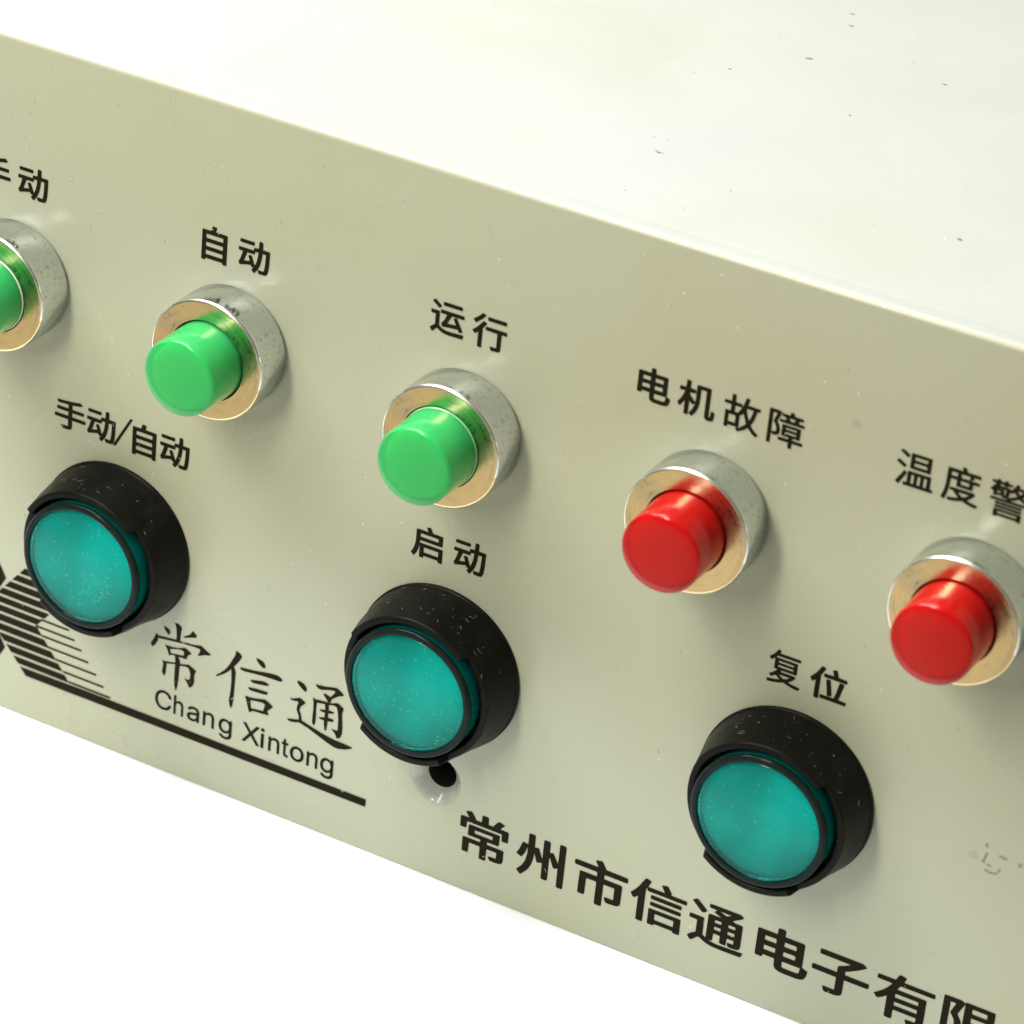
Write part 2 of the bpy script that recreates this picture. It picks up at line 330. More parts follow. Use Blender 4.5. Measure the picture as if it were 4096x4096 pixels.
# outlines of the printed characters, thousandths of an em
GLYPHS = {"手":[[[279,-93],[443,-89],[497,-78],[536,-55],[555,-23],[561,17],[562,215],[567,228],[943,230],[971,242],[973,321],[957,338],[577,340],[563,347],[562,453],[569,465],[887,466],[916,479],[917,555],[903,571],[577,574],[563,581],[562,691],[567,703],[769,739],[869,769],[869,789],[812,851],[787,855],[595,815],[369,788],[121,772],[97,760],[110,691],[131,672],[425,690],[439,681],[440,587],[433,575],[121,574],[99,565],[94,545],[95,483],[113,468],[435,464],[440,449],[436,343],[59,340],[39,336],[29,323],[29,249],[45,232],[425,230],[438,225],[438,21],[233,10],[225,-1],[230,-19],[256,-79]]],"动":[[[506,-93],[525,-93],[538,-85],[625,27],[686,173],[725,347],[741,507],[749,517],[835,518],[845,509],[836,253],[820,97],[801,35],[791,24],[659,28],[635,21],[629,3],[649,-63],[659,-76],[679,-82],[815,-82],[849,-76],[875,-63],[901,-37],[928,25],[944,129],[956,299],[965,609],[957,620],[939,626],[750,629],[748,819],[731,838],[659,840],[635,831],[626,631],[494,621],[485,607],[484,549],[477,539],[63,538],[43,534],[33,521],[32,453],[41,438],[153,432],[162,425],[95,203],[71,151],[44,117],[69,37],[97,28],[231,67],[405,106],[434,51],[491,55],[437,-27]],[[529,117],[435,361],[413,380],[345,366],[327,349],[373,219],[372,207],[219,173],[209,174],[207,181],[290,429],[499,434],[515,449],[521,516],[613,517],[622,503],[609,369],[577,223]],[[89,673],[477,673],[497,689],[497,757],[489,770],[467,776],[87,775],[68,763],[66,725],[68,687]]],"自":[[[163,-99],[249,-96],[259,-83],[262,-49],[275,-44],[739,-44],[750,-49],[754,-79],[767,-91],[845,-94],[869,-85],[874,-65],[874,689],[867,713],[841,720],[531,721],[528,733],[561,819],[561,835],[543,847],[459,859],[443,856],[433,845],[393,721],[171,720],[145,711],[140,691],[140,-73],[145,-91]],[[269,65],[261,73],[260,105],[260,165],[269,175],[737,176],[751,167],[752,75],[743,65]],[[269,283],[261,291],[260,323],[260,381],[269,391],[737,392],[751,383],[752,293],[743,283]],[[269,501],[261,509],[260,541],[260,601],[269,611],[737,612],[751,603],[752,511],[743,501]]],"运":[[[80,-97],[109,-92],[191,2],[221,20],[241,14],[311,-32],[387,-65],[483,-83],[571,-88],[949,-78],[967,-61],[987,19],[977,34],[951,38],[609,20],[503,22],[419,37],[349,66],[283,108],[274,121],[270,497],[243,508],[45,507],[29,502],[21,489],[25,411],[49,402],[147,401],[156,389],[155,113],[67,44],[15,-13],[35,-47]],[[854,79],[879,80],[939,111],[950,121],[950,135],[777,428],[761,446],[743,448],[717,437],[675,417],[667,403],[747,263],[747,251],[529,232],[509,232],[505,239],[622,457],[961,463],[976,481],[976,545],[969,559],[941,566],[331,566],[297,557],[292,483],[303,464],[469,460],[480,453],[412,307],[363,231],[328,199],[359,109],[381,103],[543,126],[805,149]],[[237,589],[257,590],[278,609],[314,649],[314,667],[135,797],[103,799],[53,749],[52,729]],[[381,689],[883,689],[897,694],[905,705],[905,775],[897,788],[875,794],[381,793],[363,785],[358,767],[359,705]]],"行":[[[193,-101],[267,-101],[281,-95],[287,-83],[289,437],[399,599],[385,617],[315,642],[289,635],[189,502],[116,423],[5,325],[22,293],[57,252],[73,244],[93,247],[155,303],[168,305],[170,-79],[175,-93]],[[571,-95],[745,-87],[777,-77],[809,-50],[821,-25],[826,11],[827,407],[837,414],[945,414],[969,421],[976,435],[976,495],[967,516],[941,522],[403,522],[372,511],[368,435],[383,417],[691,414],[705,407],[705,23],[695,14],[555,14],[531,7],[525,-11],[546,-75],[555,-89]],[[71,547],[99,553],[241,674],[355,799],[359,811],[353,823],[281,855],[254,853],[181,770],[105,701],[23,637],[15,625],[18,611]],[[435,691],[925,691],[939,696],[947,707],[947,779],[939,792],[917,798],[435,797],[417,789],[412,771],[413,707]]],"电":[[[596,-81],[809,-82],[898,-65],[940,-31],[950,-15],[971,45],[983,141],[971,158],[893,193],[886,203],[882,701],[855,712],[559,713],[552,723],[547,847],[525,856],[453,855],[439,850],[431,839],[430,725],[423,713],[135,712],[106,699],[105,129],[111,117],[125,111],[201,111],[224,123],[227,163],[233,171],[423,171],[430,161],[437,13],[462,-39],[517,-71]],[[603,31],[569,36],[558,49],[552,101],[557,170],[847,172],[862,167],[851,67],[831,35],[803,30]],[[235,283],[226,295],[231,388],[415,390],[428,385],[430,297],[425,284]],[[561,283],[552,295],[557,388],[751,390],[764,385],[766,297],[761,284]],[[235,497],[226,509],[231,600],[415,602],[428,597],[430,511],[425,498]],[[561,497],[552,509],[557,600],[751,602],[764,597],[766,511],[761,498]]],"机":[[[219,-97],[289,-97],[303,-92],[311,-81],[315,303],[389,219],[411,222],[451,269],[457,272],[459,265],[450,209],[410,95],[333,-19],[333,-43],[391,-93],[417,-94],[514,39],[564,179],[587,325],[592,681],[595,690],[605,694],[723,694],[735,685],[736,77],[738,3],[748,-39],[784,-75],[837,-88],[891,-87],[941,-75],[975,-51],[994,3],[1000,149],[991,171],[933,203],[905,197],[890,31],[885,21],[871,18],[862,23],[859,34],[854,81],[854,773],[845,794],[819,800],[511,800],[481,791],[476,773],[474,383],[463,311],[313,473],[317,534],[431,536],[453,543],[460,557],[460,619],[455,635],[439,643],[314,649],[312,835],[303,852],[225,858],[198,845],[192,647],[57,644],[34,633],[30,559],[39,542],[61,536],[165,536],[175,527],[134,407],[79,291],[12,189],[8,171],[49,99],[63,92],[80,95],[137,174],[193,272],[196,-75],[201,-89]]],"故":[[[430,-87],[453,-84],[553,-31],[637,31],[697,88],[819,-33],[903,-85],[929,-83],[975,-29],[980,-17],[975,-9],[893,39],[822,101],[765,179],[806,259],[845,357],[898,567],[907,574],[955,574],[971,581],[973,651],[967,660],[951,664],[647,666],[643,677],[679,827],[663,838],[591,848],[577,835],[546,707],[512,603],[497,582],[493,641],[485,651],[318,657],[312,841],[295,850],[227,849],[215,843],[212,833],[209,658],[47,654],[29,641],[28,579],[37,567],[201,564],[212,551],[209,404],[89,400],[71,387],[71,-33],[89,-46],[159,-43],[167,-33],[169,15],[177,21],[421,21],[426,15],[389,-5],[382,-17]],[[461,32],[456,45],[457,349],[461,355],[481,350],[493,354],[545,427],[639,179],[579,112],[529,72]],[[177,113],[168,127],[171,306],[352,307],[353,116]],[[703,291],[674,351],[641,453],[616,567],[627,574],[785,573],[791,561],[770,459],[736,349]],[[323,401],[314,413],[318,561],[489,565],[463,499],[401,403]]],"障":[[[619,-89],[685,-90],[703,-82],[706,45],[713,55],[947,56],[968,65],[970,125],[959,138],[719,140],[707,149],[707,181],[713,189],[867,190],[888,199],[890,473],[881,491],[437,494],[412,485],[412,199],[433,190],[597,189],[603,181],[603,149],[591,140],[351,138],[340,125],[341,67],[363,56],[599,54],[604,43],[604,-75]],[[71,-87],[135,-87],[151,-76],[155,215],[178,157],[201,148],[261,149],[319,168],[355,209],[370,275],[366,349],[352,397],[325,451],[279,519],[375,752],[381,748],[385,695],[401,688],[469,685],[494,619],[483,612],[345,608],[338,597],[338,551],[347,535],[941,532],[959,536],[965,545],[966,597],[959,608],[817,612],[807,619],[835,685],[909,688],[925,695],[928,747],[923,763],[903,768],[705,769],[669,844],[655,852],[579,830],[577,819],[592,777],[583,768],[383,763],[371,784],[317,811],[81,810],[61,805],[56,787],[56,-65],[59,-80]],[[155,226],[153,713],[163,722],[249,721],[254,707],[180,505],[228,441],[257,389],[272,339],[273,273],[265,251],[251,239],[175,233]],[[517,263],[509,269],[508,297],[519,310],[777,310],[790,299],[789,269],[779,262]],[[517,379],[509,385],[508,409],[519,422],[777,422],[790,411],[789,385],[779,378]],[[605,613],[574,675],[577,687],[725,684],[697,615]]],"温":[[[120,-69],[135,-69],[145,-60],[311,255],[307,271],[253,313],[239,313],[229,305],[176,201],[53,-11],[59,-27]],[[257,-61],[969,-58],[976,-45],[973,18],[959,25],[915,27],[909,35],[906,329],[881,338],[333,334],[326,317],[325,35],[317,27],[261,26],[245,18],[242,-47]],[[433,27],[424,39],[425,243],[433,251],[483,251],[492,239],[491,35],[483,27]],[[589,27],[580,39],[581,243],[589,251],[641,251],[650,239],[649,35],[641,27]],[[747,27],[738,39],[739,243],[747,251],[799,251],[808,239],[807,35],[799,27]],[[214,387],[229,387],[240,395],[274,445],[273,461],[153,534],[87,563],[65,559],[29,511],[29,496]],[[375,403],[845,402],[869,407],[874,425],[871,799],[845,806],[387,806],[365,801],[360,785],[360,423],[363,409]],[[467,487],[459,495],[458,525],[459,555],[467,563],[757,564],[771,555],[772,497],[763,487]],[[467,645],[459,653],[458,683],[459,713],[467,721],[757,722],[771,713],[772,655],[763,645]],[[273,659],[297,668],[332,719],[331,734],[281,769],[202,811],[147,835],[125,831],[89,783],[89,768],[169,726]]],"度":[[[96,-87],[109,-87],[119,-79],[170,55],[200,207],[217,482],[368,481],[372,333],[385,320],[777,320],[788,335],[791,480],[935,485],[947,492],[950,509],[949,553],[941,563],[792,569],[788,639],[778,657],[953,663],[962,679],[957,745],[935,750],[615,751],[605,759],[563,843],[543,853],[462,831],[488,761],[483,751],[139,750],[117,745],[112,729],[110,345],[98,213],[72,79],[25,-43],[33,-56]],[[898,-87],[919,-88],[933,-81],[972,-23],[969,-8],[765,26],[696,49],[791,124],[845,185],[878,243],[841,269],[819,277],[253,274],[226,265],[229,197],[317,190],[370,129],[462,53],[393,30],[187,-3],[182,-19],[215,-80],[357,-64],[473,-38],[575,-6],[675,-41],[789,-70]],[[577,93],[523,121],[473,158],[449,181],[449,190],[717,189],[701,166],[647,127]],[[481,399],[472,413],[472,473],[479,483],[671,484],[685,477],[686,409],[679,399]],[[219,566],[214,607],[219,658],[382,657],[373,641],[367,568]],[[481,567],[473,575],[472,639],[463,657],[696,657],[687,641],[686,577],[679,567]]],"警":[[[185,-89],[257,-88],[267,-82],[274,-65],[291,-62],[719,-62],[729,-66],[735,-82],[745,-88],[823,-88],[834,-71],[833,105],[825,113],[807,116],[181,114],[170,99],[170,-69],[173,-83]],[[279,5],[271,11],[270,39],[281,52],[717,52],[728,49],[732,41],[731,11],[721,4]],[[193,141],[803,140],[822,149],[824,187],[817,200],[799,204],[199,204],[183,199],[178,189],[179,151]],[[193,229],[803,228],[822,237],[824,275],[817,288],[799,292],[199,292],[183,287],[178,277],[179,239]],[[69,315],[935,317],[944,329],[944,369],[931,385],[569,386],[556,391],[547,411],[573,414],[629,434],[731,487],[845,424],[911,402],[933,407],[969,455],[969,472],[850,517],[805,549],[861,629],[889,688],[959,699],[960,757],[939,766],[697,767],[692,775],[708,831],[635,850],[622,841],[589,765],[545,699],[503,658],[495,683],[479,690],[225,694],[247,707],[251,729],[259,735],[327,735],[343,703],[399,699],[421,705],[433,735],[537,741],[542,759],[537,799],[433,805],[424,839],[415,846],[347,846],[336,839],[329,806],[267,804],[252,809],[249,837],[241,845],[177,848],[161,840],[151,805],[49,801],[40,785],[40,751],[47,740],[151,731],[136,719],[75,627],[21,575],[63,529],[100,527],[107,425],[173,422],[197,448],[301,448],[311,443],[327,411],[429,413],[444,393],[431,386],[69,385],[56,377],[54,351],[55,325]],[[477,451],[496,595],[547,577],[595,624],[605,625],[659,555],[661,545],[615,518],[518,481],[512,457]],[[371,481],[362,491],[362,593],[357,607],[337,612],[189,613],[180,619],[399,622],[402,595],[391,511],[385,489]],[[195,511],[186,523],[193,549],[267,550],[277,543],[277,519],[271,511]],[[731,607],[685,661],[673,681],[675,690],[785,689],[775,657]]],"/":[[[12,-15],[73,-15],[86,-3],[276,677],[271,695],[209,695],[196,683],[5,3]]],"启":[[[89,-97],[105,-97],[117,-89],[183,29],[223,157],[249,301],[254,-69],[264,-89],[291,-94],[359,-90],[369,-77],[372,-35],[387,-30],[777,-30],[787,-37],[789,-75],[801,-89],[877,-92],[903,-83],[908,-65],[908,301],[898,323],[871,328],[287,328],[263,322],[251,304],[247,319],[250,389],[261,400],[855,400],[880,405],[890,429],[890,689],[883,707],[857,714],[599,716],[529,845],[503,857],[429,837],[416,825],[456,727],[453,715],[165,714],[137,705],[132,687],[130,351],[113,219],[78,91],[15,-29],[23,-46]],[[379,75],[370,91],[370,209],[377,221],[773,222],[787,215],[788,87],[781,75]],[[261,507],[253,515],[252,547],[253,599],[261,607],[755,608],[769,599],[770,517],[761,507]]],"复":[[[56,-87],[227,-68],[369,-38],[507,3],[633,-35],[773,-65],[913,-81],[933,-75],[973,-15],[967,1],[723,33],[636,55],[639,63],[697,97],[763,149],[826,217],[827,234],[792,259],[769,267],[405,264],[389,269],[410,301],[423,308],[817,308],[839,313],[844,335],[844,603],[839,619],[817,624],[239,624],[224,629],[249,663],[263,670],[899,671],[916,685],[911,747],[889,752],[325,753],[319,761],[344,809],[344,823],[275,848],[254,843],[193,746],[125,670],[43,601],[36,589],[79,531],[97,522],[111,527],[195,595],[199,319],[213,309],[281,308],[289,301],[245,251],[168,187],[87,137],[81,125],[131,76],[149,70],[269,147],[384,59],[285,31],[27,-5],[21,-19]],[[503,97],[389,157],[365,177],[367,185],[654,183],[641,166],[593,137]],[[311,385],[303,391],[302,419],[313,432],[723,432],[734,429],[738,421],[737,391],[727,384]],[[311,503],[303,509],[302,535],[313,548],[723,548],[734,545],[738,537],[737,509],[727,502]]],"位":[[[181,-95],[257,-94],[271,-87],[276,-75],[276,589],[349,739],[377,813],[365,831],[293,852],[277,850],[265,841],[215,729],[157,623],[17,439],[56,363],[75,348],[97,353],[147,410],[157,409],[158,-71],[163,-87]],[[327,-55],[941,-56],[971,-47],[976,29],[965,48],[789,52],[779,59],[867,473],[874,513],[867,531],[779,549],[763,546],[753,535],[704,243],[659,57],[319,49],[305,33],[304,-33],[309,-47]],[[494,65],[513,64],[583,85],[594,95],[598,109],[581,239],[527,519],[519,535],[499,541],[425,525],[413,507],[447,323],[481,81]],[[369,567],[913,567],[927,572],[935,583],[935,657],[927,670],[909,676],[715,678],[663,849],[651,861],[631,862],[563,844],[549,829],[586,679],[357,672],[346,655],[346,587],[353,573]]],"B常":[[[468,-91],[553,-92],[572,-79],[574,159],[583,171],[747,172],[759,165],[756,43],[635,40],[616,31],[616,15],[645,-48],[725,-52],[805,-45],[855,-26],[877,3],[884,47],[884,241],[878,257],[857,264],[587,264],[575,273],[574,313],[581,323],[767,324],[788,333],[792,537],[781,557],[245,560],[219,549],[216,349],[221,332],[241,324],[443,323],[450,313],[449,273],[437,264],[155,264],[134,257],[128,239],[130,-35],[139,-45],[155,-48],[229,-48],[247,-38],[250,159],[255,170],[441,171],[450,159],[450,-73]],[[345,405],[337,413],[336,441],[337,469],[345,477],[653,478],[667,469],[668,415],[659,405]],[[80,459],[159,458],[177,466],[183,597],[189,605],[205,606],[813,605],[822,595],[826,467],[845,458],[927,459],[939,466],[944,479],[943,681],[923,696],[784,699],[861,805],[849,817],[773,843],[741,835],[660,719],[658,699],[641,696],[570,701],[568,833],[555,850],[469,852],[448,843],[444,707],[440,699],[429,696],[335,699],[338,723],[262,829],[247,840],[223,840],[157,814],[147,803],[205,717],[210,699],[83,696],[64,683],[62,479],[67,466]]],"B州":[[[100,-93],[119,-93],[136,-83],[245,59],[305,207],[331,361],[339,461],[391,289],[417,282],[485,309],[495,305],[500,-19],[533,-32],[591,-32],[615,-23],[622,-1],[622,463],[627,483],[643,457],[707,297],[731,290],[785,314],[793,309],[797,-73],[807,-83],[829,-88],[889,-88],[913,-79],[920,-53],[920,809],[911,838],[887,846],[825,846],[805,840],[796,827],[794,445],[789,427],[697,595],[673,604],[633,589],[623,593],[622,789],[616,809],[583,820],[525,819],[503,811],[496,789],[496,421],[491,395],[418,585],[395,595],[347,581],[337,585],[332,829],[299,842],[241,842],[217,833],[210,811],[209,597],[201,592],[129,611],[104,601],[51,425],[5,331],[13,314],[75,287],[95,284],[113,291],[157,375],[201,518],[205,525],[208,521],[206,379],[180,233],[131,111],[33,-17],[39,-36]]],"B市":[[[459,-97],[535,-97],[551,-90],[559,-77],[560,373],[565,388],[745,390],[757,381],[757,139],[747,132],[625,134],[599,126],[593,107],[623,29],[647,20],[707,20],[823,34],[866,59],[885,105],[888,469],[883,492],[853,504],[567,505],[560,517],[562,595],[577,600],[945,600],[969,609],[976,631],[974,693],[953,710],[587,714],[510,853],[485,866],[403,843],[390,831],[390,817],[437,723],[433,713],[57,712],[31,703],[24,681],[26,619],[47,602],[417,600],[430,595],[432,517],[425,505],[157,504],[126,491],[122,45],[129,25],[153,16],[223,17],[246,33],[251,386],[425,389],[432,375],[432,-71],[439,-89]]],"B信":[[[162,-95],[243,-95],[261,-79],[262,607],[279,651],[285,647],[289,609],[309,598],[945,598],[961,602],[969,613],[970,665],[964,679],[943,686],[683,688],[699,709],[697,721],[631,838],[605,852],[529,826],[519,815],[577,699],[577,688],[299,686],[297,697],[343,817],[331,828],[267,847],[237,841],[134,617],[77,525],[11,437],[49,368],[67,357],[93,362],[133,412],[143,411],[144,-73],[148,-87]],[[362,-91],[445,-90],[455,-81],[461,-56],[475,-52],[775,-52],[784,-57],[790,-81],[801,-88],[893,-86],[902,-65],[899,244],[873,254],[353,250],[344,231],[344,-69],[348,-83]],[[467,35],[458,49],[458,155],[465,167],[771,168],[785,161],[786,47],[779,35]],[[376,317],[871,316],[890,329],[892,381],[884,395],[865,400],[379,400],[364,393],[358,379],[359,331]],[[376,457],[871,456],[891,471],[892,523],[884,537],[865,542],[379,542],[364,535],[358,521],[359,471]]],"B通":[[[78,-79],[107,-73],[190,21],[221,38],[301,-11],[377,-45],[473,-63],[663,-68],[947,-60],[967,-53],[990,19],[986,31],[973,37],[581,20],[505,22],[431,34],[386,53],[441,59],[455,69],[458,213],[471,224],[575,220],[578,81],[593,64],[671,62],[690,71],[694,213],[705,224],[809,224],[819,215],[815,144],[725,142],[706,133],[720,77],[731,60],[797,56],[859,61],[899,72],[925,91],[940,137],[938,587],[917,600],[799,601],[752,629],[880,715],[933,763],[931,782],[893,811],[871,818],[367,814],[346,807],[340,773],[346,739],[363,732],[479,729],[435,683],[433,669],[565,604],[361,600],[340,587],[338,93],[333,80],[289,106],[280,119],[276,467],[261,475],[223,476],[43,476],[22,467],[18,403],[26,387],[149,382],[160,371],[158,117],[71,51],[19,-7],[59,-67]],[[467,309],[458,321],[463,372],[563,374],[576,369],[573,310]],[[703,309],[694,321],[699,372],[805,374],[818,369],[815,310]],[[467,455],[458,467],[463,516],[563,518],[576,513],[573,456]],[[703,455],[694,467],[699,516],[805,518],[818,513],[815,456]],[[228,575],[259,582],[307,626],[309,641],[248,707],[143,801],[121,812],[99,807],[47,765],[44,753],[209,586]],[[633,679],[521,729],[719,730],[721,725],[711,717],[649,680]]],"B电":[[[596,-83],[811,-84],[901,-66],[941,-33],[952,-17],[975,47],[987,141],[975,158],[897,194],[890,203],[890,681],[884,703],[855,714],[563,715],[556,725],[556,829],[550,847],[525,858],[453,857],[435,850],[427,837],[426,727],[419,715],[135,714],[113,709],[103,699],[101,131],[107,117],[123,110],[201,109],[226,121],[231,161],[237,169],[419,169],[426,159],[433,15],[460,-41],[517,-73]],[[603,33],[572,37],[561,49],[556,99],[561,168],[843,170],[858,165],[854,93],[844,55],[829,37],[803,32]],[[239,285],[230,297],[235,386],[411,388],[424,383],[426,299],[421,286]],[[565,285],[556,297],[561,386],[747,388],[760,383],[762,299],[757,286]],[[239,499],[230,511],[235,598],[411,600],[424,595],[426,513],[421,500]],[[565,499],[556,511],[561,598],[747,600],[760,595],[762,513],[757,500]]],"B子":[[[293,-99],[445,-95],[501,-83],[546,-55],[562,-27],[568,9],[568,285],[573,298],[943,300],[974,313],[977,391],[971,405],[959,411],[583,414],[569,421],[573,493],[675,553],[786,631],[891,721],[896,735],[891,747],[839,787],[815,795],[163,792],[141,789],[128,779],[125,701],[131,687],[147,680],[625,678],[640,673],[555,613],[445,551],[438,531],[438,425],[431,415],[59,414],[37,409],[27,399],[25,323],[31,309],[45,302],[423,300],[436,295],[437,23],[425,16],[273,18],[245,10],[238,-9],[266,-79],[275,-92]]],"B有":[[[248,-91],[329,-92],[349,-82],[352,95],[365,106],[717,105],[724,91],[719,8],[579,6],[561,-2],[560,-17],[583,-80],[607,-90],[747,-86],[793,-75],[825,-53],[841,-23],[846,15],[842,527],[819,536],[383,536],[372,545],[409,617],[423,628],[947,630],[962,647],[962,703],[955,716],[933,722],[465,723],[460,733],[488,813],[486,825],[467,836],[393,852],[367,839],[323,724],[65,722],[43,714],[38,647],[51,630],[267,628],[279,623],[242,549],[175,455],[105,380],[19,303],[66,243],[95,235],[163,283],[219,335],[228,335],[230,-69],[234,-83]],[[361,197],[353,205],[352,235],[353,267],[361,275],[709,276],[723,267],[724,207],[715,197]],[[361,365],[353,373],[352,403],[353,435],[361,443],[709,444],[723,435],[724,375],[715,365]]],"B限":[[[432,-91],[451,-90],[709,-9],[719,5],[723,62],[793,-11],[903,-82],[935,-77],[984,-15],[980,1],[907,41],[847,91],[803,147],[809,158],[957,261],[963,271],[960,281],[913,329],[887,337],[749,240],[738,255],[709,335],[721,344],[885,343],[904,357],[906,783],[895,805],[443,808],[424,801],[413,781],[345,814],[93,810],[71,799],[70,-77],[85,-89],[125,-90],[165,-89],[180,-77],[185,199],[209,149],[289,146],[358,169],[389,207],[406,289],[400,351],[385,403],[320,517],[413,756],[418,729],[418,57],[410,17],[385,-21],[416,-81]],[[545,48],[540,61],[540,333],[549,343],[583,344],[595,333],[637,211],[703,83]],[[187,232],[182,247],[183,709],[193,718],[265,717],[271,705],[203,505],[273,393],[287,341],[289,275],[281,249],[269,238]],[[549,435],[540,449],[540,523],[547,533],[771,534],[785,527],[786,447],[779,435]],[[549,621],[540,635],[540,707],[547,717],[771,718],[785,711],[786,633],[779,621]]],"C":[[[234,-11],[309,-9],[351,3],[393,25],[429,54],[451,85],[465,111],[478,153],[476,161],[469,165],[407,164],[383,117],[365,94],[345,79],[323,69],[275,58],[225,64],[191,79],[164,99],[141,129],[125,163],[114,199],[110,253],[114,309],[127,351],[143,383],[163,408],[187,427],[211,440],[243,448],[273,450],[307,445],[343,431],[369,410],[386,387],[407,344],[467,342],[477,349],[474,371],[455,417],[416,467],[385,489],[353,505],[313,517],[281,522],[233,520],[197,511],[147,488],[117,466],[83,427],[61,387],[47,349],[36,297],[34,239],[41,183],[59,125],[81,85],[115,44],[147,21],[179,4]]],"h":[[[53,-5],[109,-6],[119,0],[120,237],[123,255],[134,283],[151,304],[175,317],[197,322],[229,322],[253,312],[274,293],[285,269],[290,245],[292,-1],[301,-6],[349,-6],[358,-3],[362,3],[362,265],[356,299],[348,321],[335,342],[307,368],[279,382],[241,390],[211,390],[185,384],[149,366],[122,345],[120,503],[117,511],[109,514],[57,514],[50,511],[46,505],[46,7],[48,-1]]],"a":[[[136,-13],[177,-14],[207,-7],[241,9],[267,30],[271,1],[277,-5],[331,-6],[341,1],[342,269],[339,291],[333,311],[315,342],[287,366],[253,381],[209,390],[177,390],[121,377],[96,365],[63,339],[44,313],[36,295],[36,289],[41,285],[99,270],[105,273],[126,301],[145,314],[173,324],[213,324],[235,318],[249,309],[265,285],[270,255],[260,239],[127,218],[91,206],[59,188],[43,171],[32,151],[24,123],[24,93],[31,64],[41,45],[53,28],[77,8],[107,-6]],[[149,53],[121,63],[111,71],[102,85],[98,111],[103,127],[110,137],[127,149],[147,157],[263,177],[269,175],[269,129],[261,103],[249,84],[233,69],[215,59],[187,52]]],"n":[[[53,-5],[109,-6],[119,0],[120,237],[123,255],[135,285],[152,305],[177,318],[199,322],[229,322],[253,312],[274,293],[285,269],[290,245],[291,0],[305,-6],[351,-6],[360,-1],[362,269],[355,301],[345,325],[335,342],[309,367],[267,385],[241,390],[209,390],[187,385],[160,373],[121,342],[118,375],[113,382],[59,384],[48,379],[46,7],[48,-1]]],"g":[[[178,-155],[233,-156],[295,-140],[327,-121],[351,-98],[372,-59],[378,-25],[378,367],[377,378],[371,383],[311,382],[306,375],[303,340],[269,370],[231,387],[177,390],[143,381],[109,365],[79,340],[60,315],[40,273],[28,215],[28,167],[32,137],[50,87],[73,53],[88,37],[139,9],[171,0],[205,-2],[249,9],[271,20],[299,46],[303,44],[301,-35],[287,-62],[261,-81],[231,-90],[201,-92],[163,-85],[136,-71],[101,-38],[46,-67],[58,-93],[95,-127],[133,-145]],[[183,67],[163,72],[143,85],[118,117],[104,159],[102,191],[104,225],[121,275],[148,307],[163,316],[189,323],[219,324],[259,309],[286,277],[304,225],[306,171],[294,125],[270,87],[255,77],[235,69]]],"X":[[[19,-5],[85,-6],[97,-1],[237,199],[376,-1],[391,-6],[449,-6],[459,-2],[457,9],[285,263],[447,499],[449,505],[446,511],[437,514],[383,514],[369,511],[307,424],[242,325],[237,322],[109,511],[99,514],[41,514],[27,510],[29,499],[180,279],[190,259],[15,7],[14,-1]]],"i":[[[53,-5],[109,-6],[116,-3],[120,3],[120,371],[117,381],[109,384],[57,384],[50,381],[46,375],[46,7],[48,-1]],[[71,439],[93,438],[109,445],[122,455],[131,471],[132,491],[126,505],[115,518],[99,527],[81,530],[65,526],[45,512],[37,497],[35,481],[40,463],[55,446]]],"t":[[[144,-9],[191,-9],[211,-4],[218,5],[207,55],[199,59],[163,56],[145,61],[136,75],[132,97],[133,315],[139,320],[197,320],[206,323],[210,331],[210,375],[206,381],[199,384],[135,386],[132,393],[130,471],[119,476],[67,475],[58,467],[57,388],[51,384],[11,384],[3,381],[0,373],[0,329],[9,321],[51,320],[57,315],[58,97],[60,71],[68,47],[82,23],[97,10],[123,-3]]],"o":[[[182,-13],[225,-14],[251,-9],[283,2],[319,24],[340,45],[361,77],[375,107],[386,155],[386,217],[381,247],[370,281],[351,316],[322,349],[299,366],[265,381],[227,390],[185,390],[139,378],[90,347],[63,315],[47,285],[36,255],[30,219],[28,177],[35,127],[45,95],[63,61],[88,31],[115,11],[153,-6]],[[199,53],[173,57],[160,63],[140,79],[125,99],[114,119],[105,153],[102,199],[115,257],[139,296],[154,309],[173,319],[193,324],[221,324],[251,315],[267,305],[293,273],[310,223],[312,167],[299,115],[277,80],[243,58]]]}
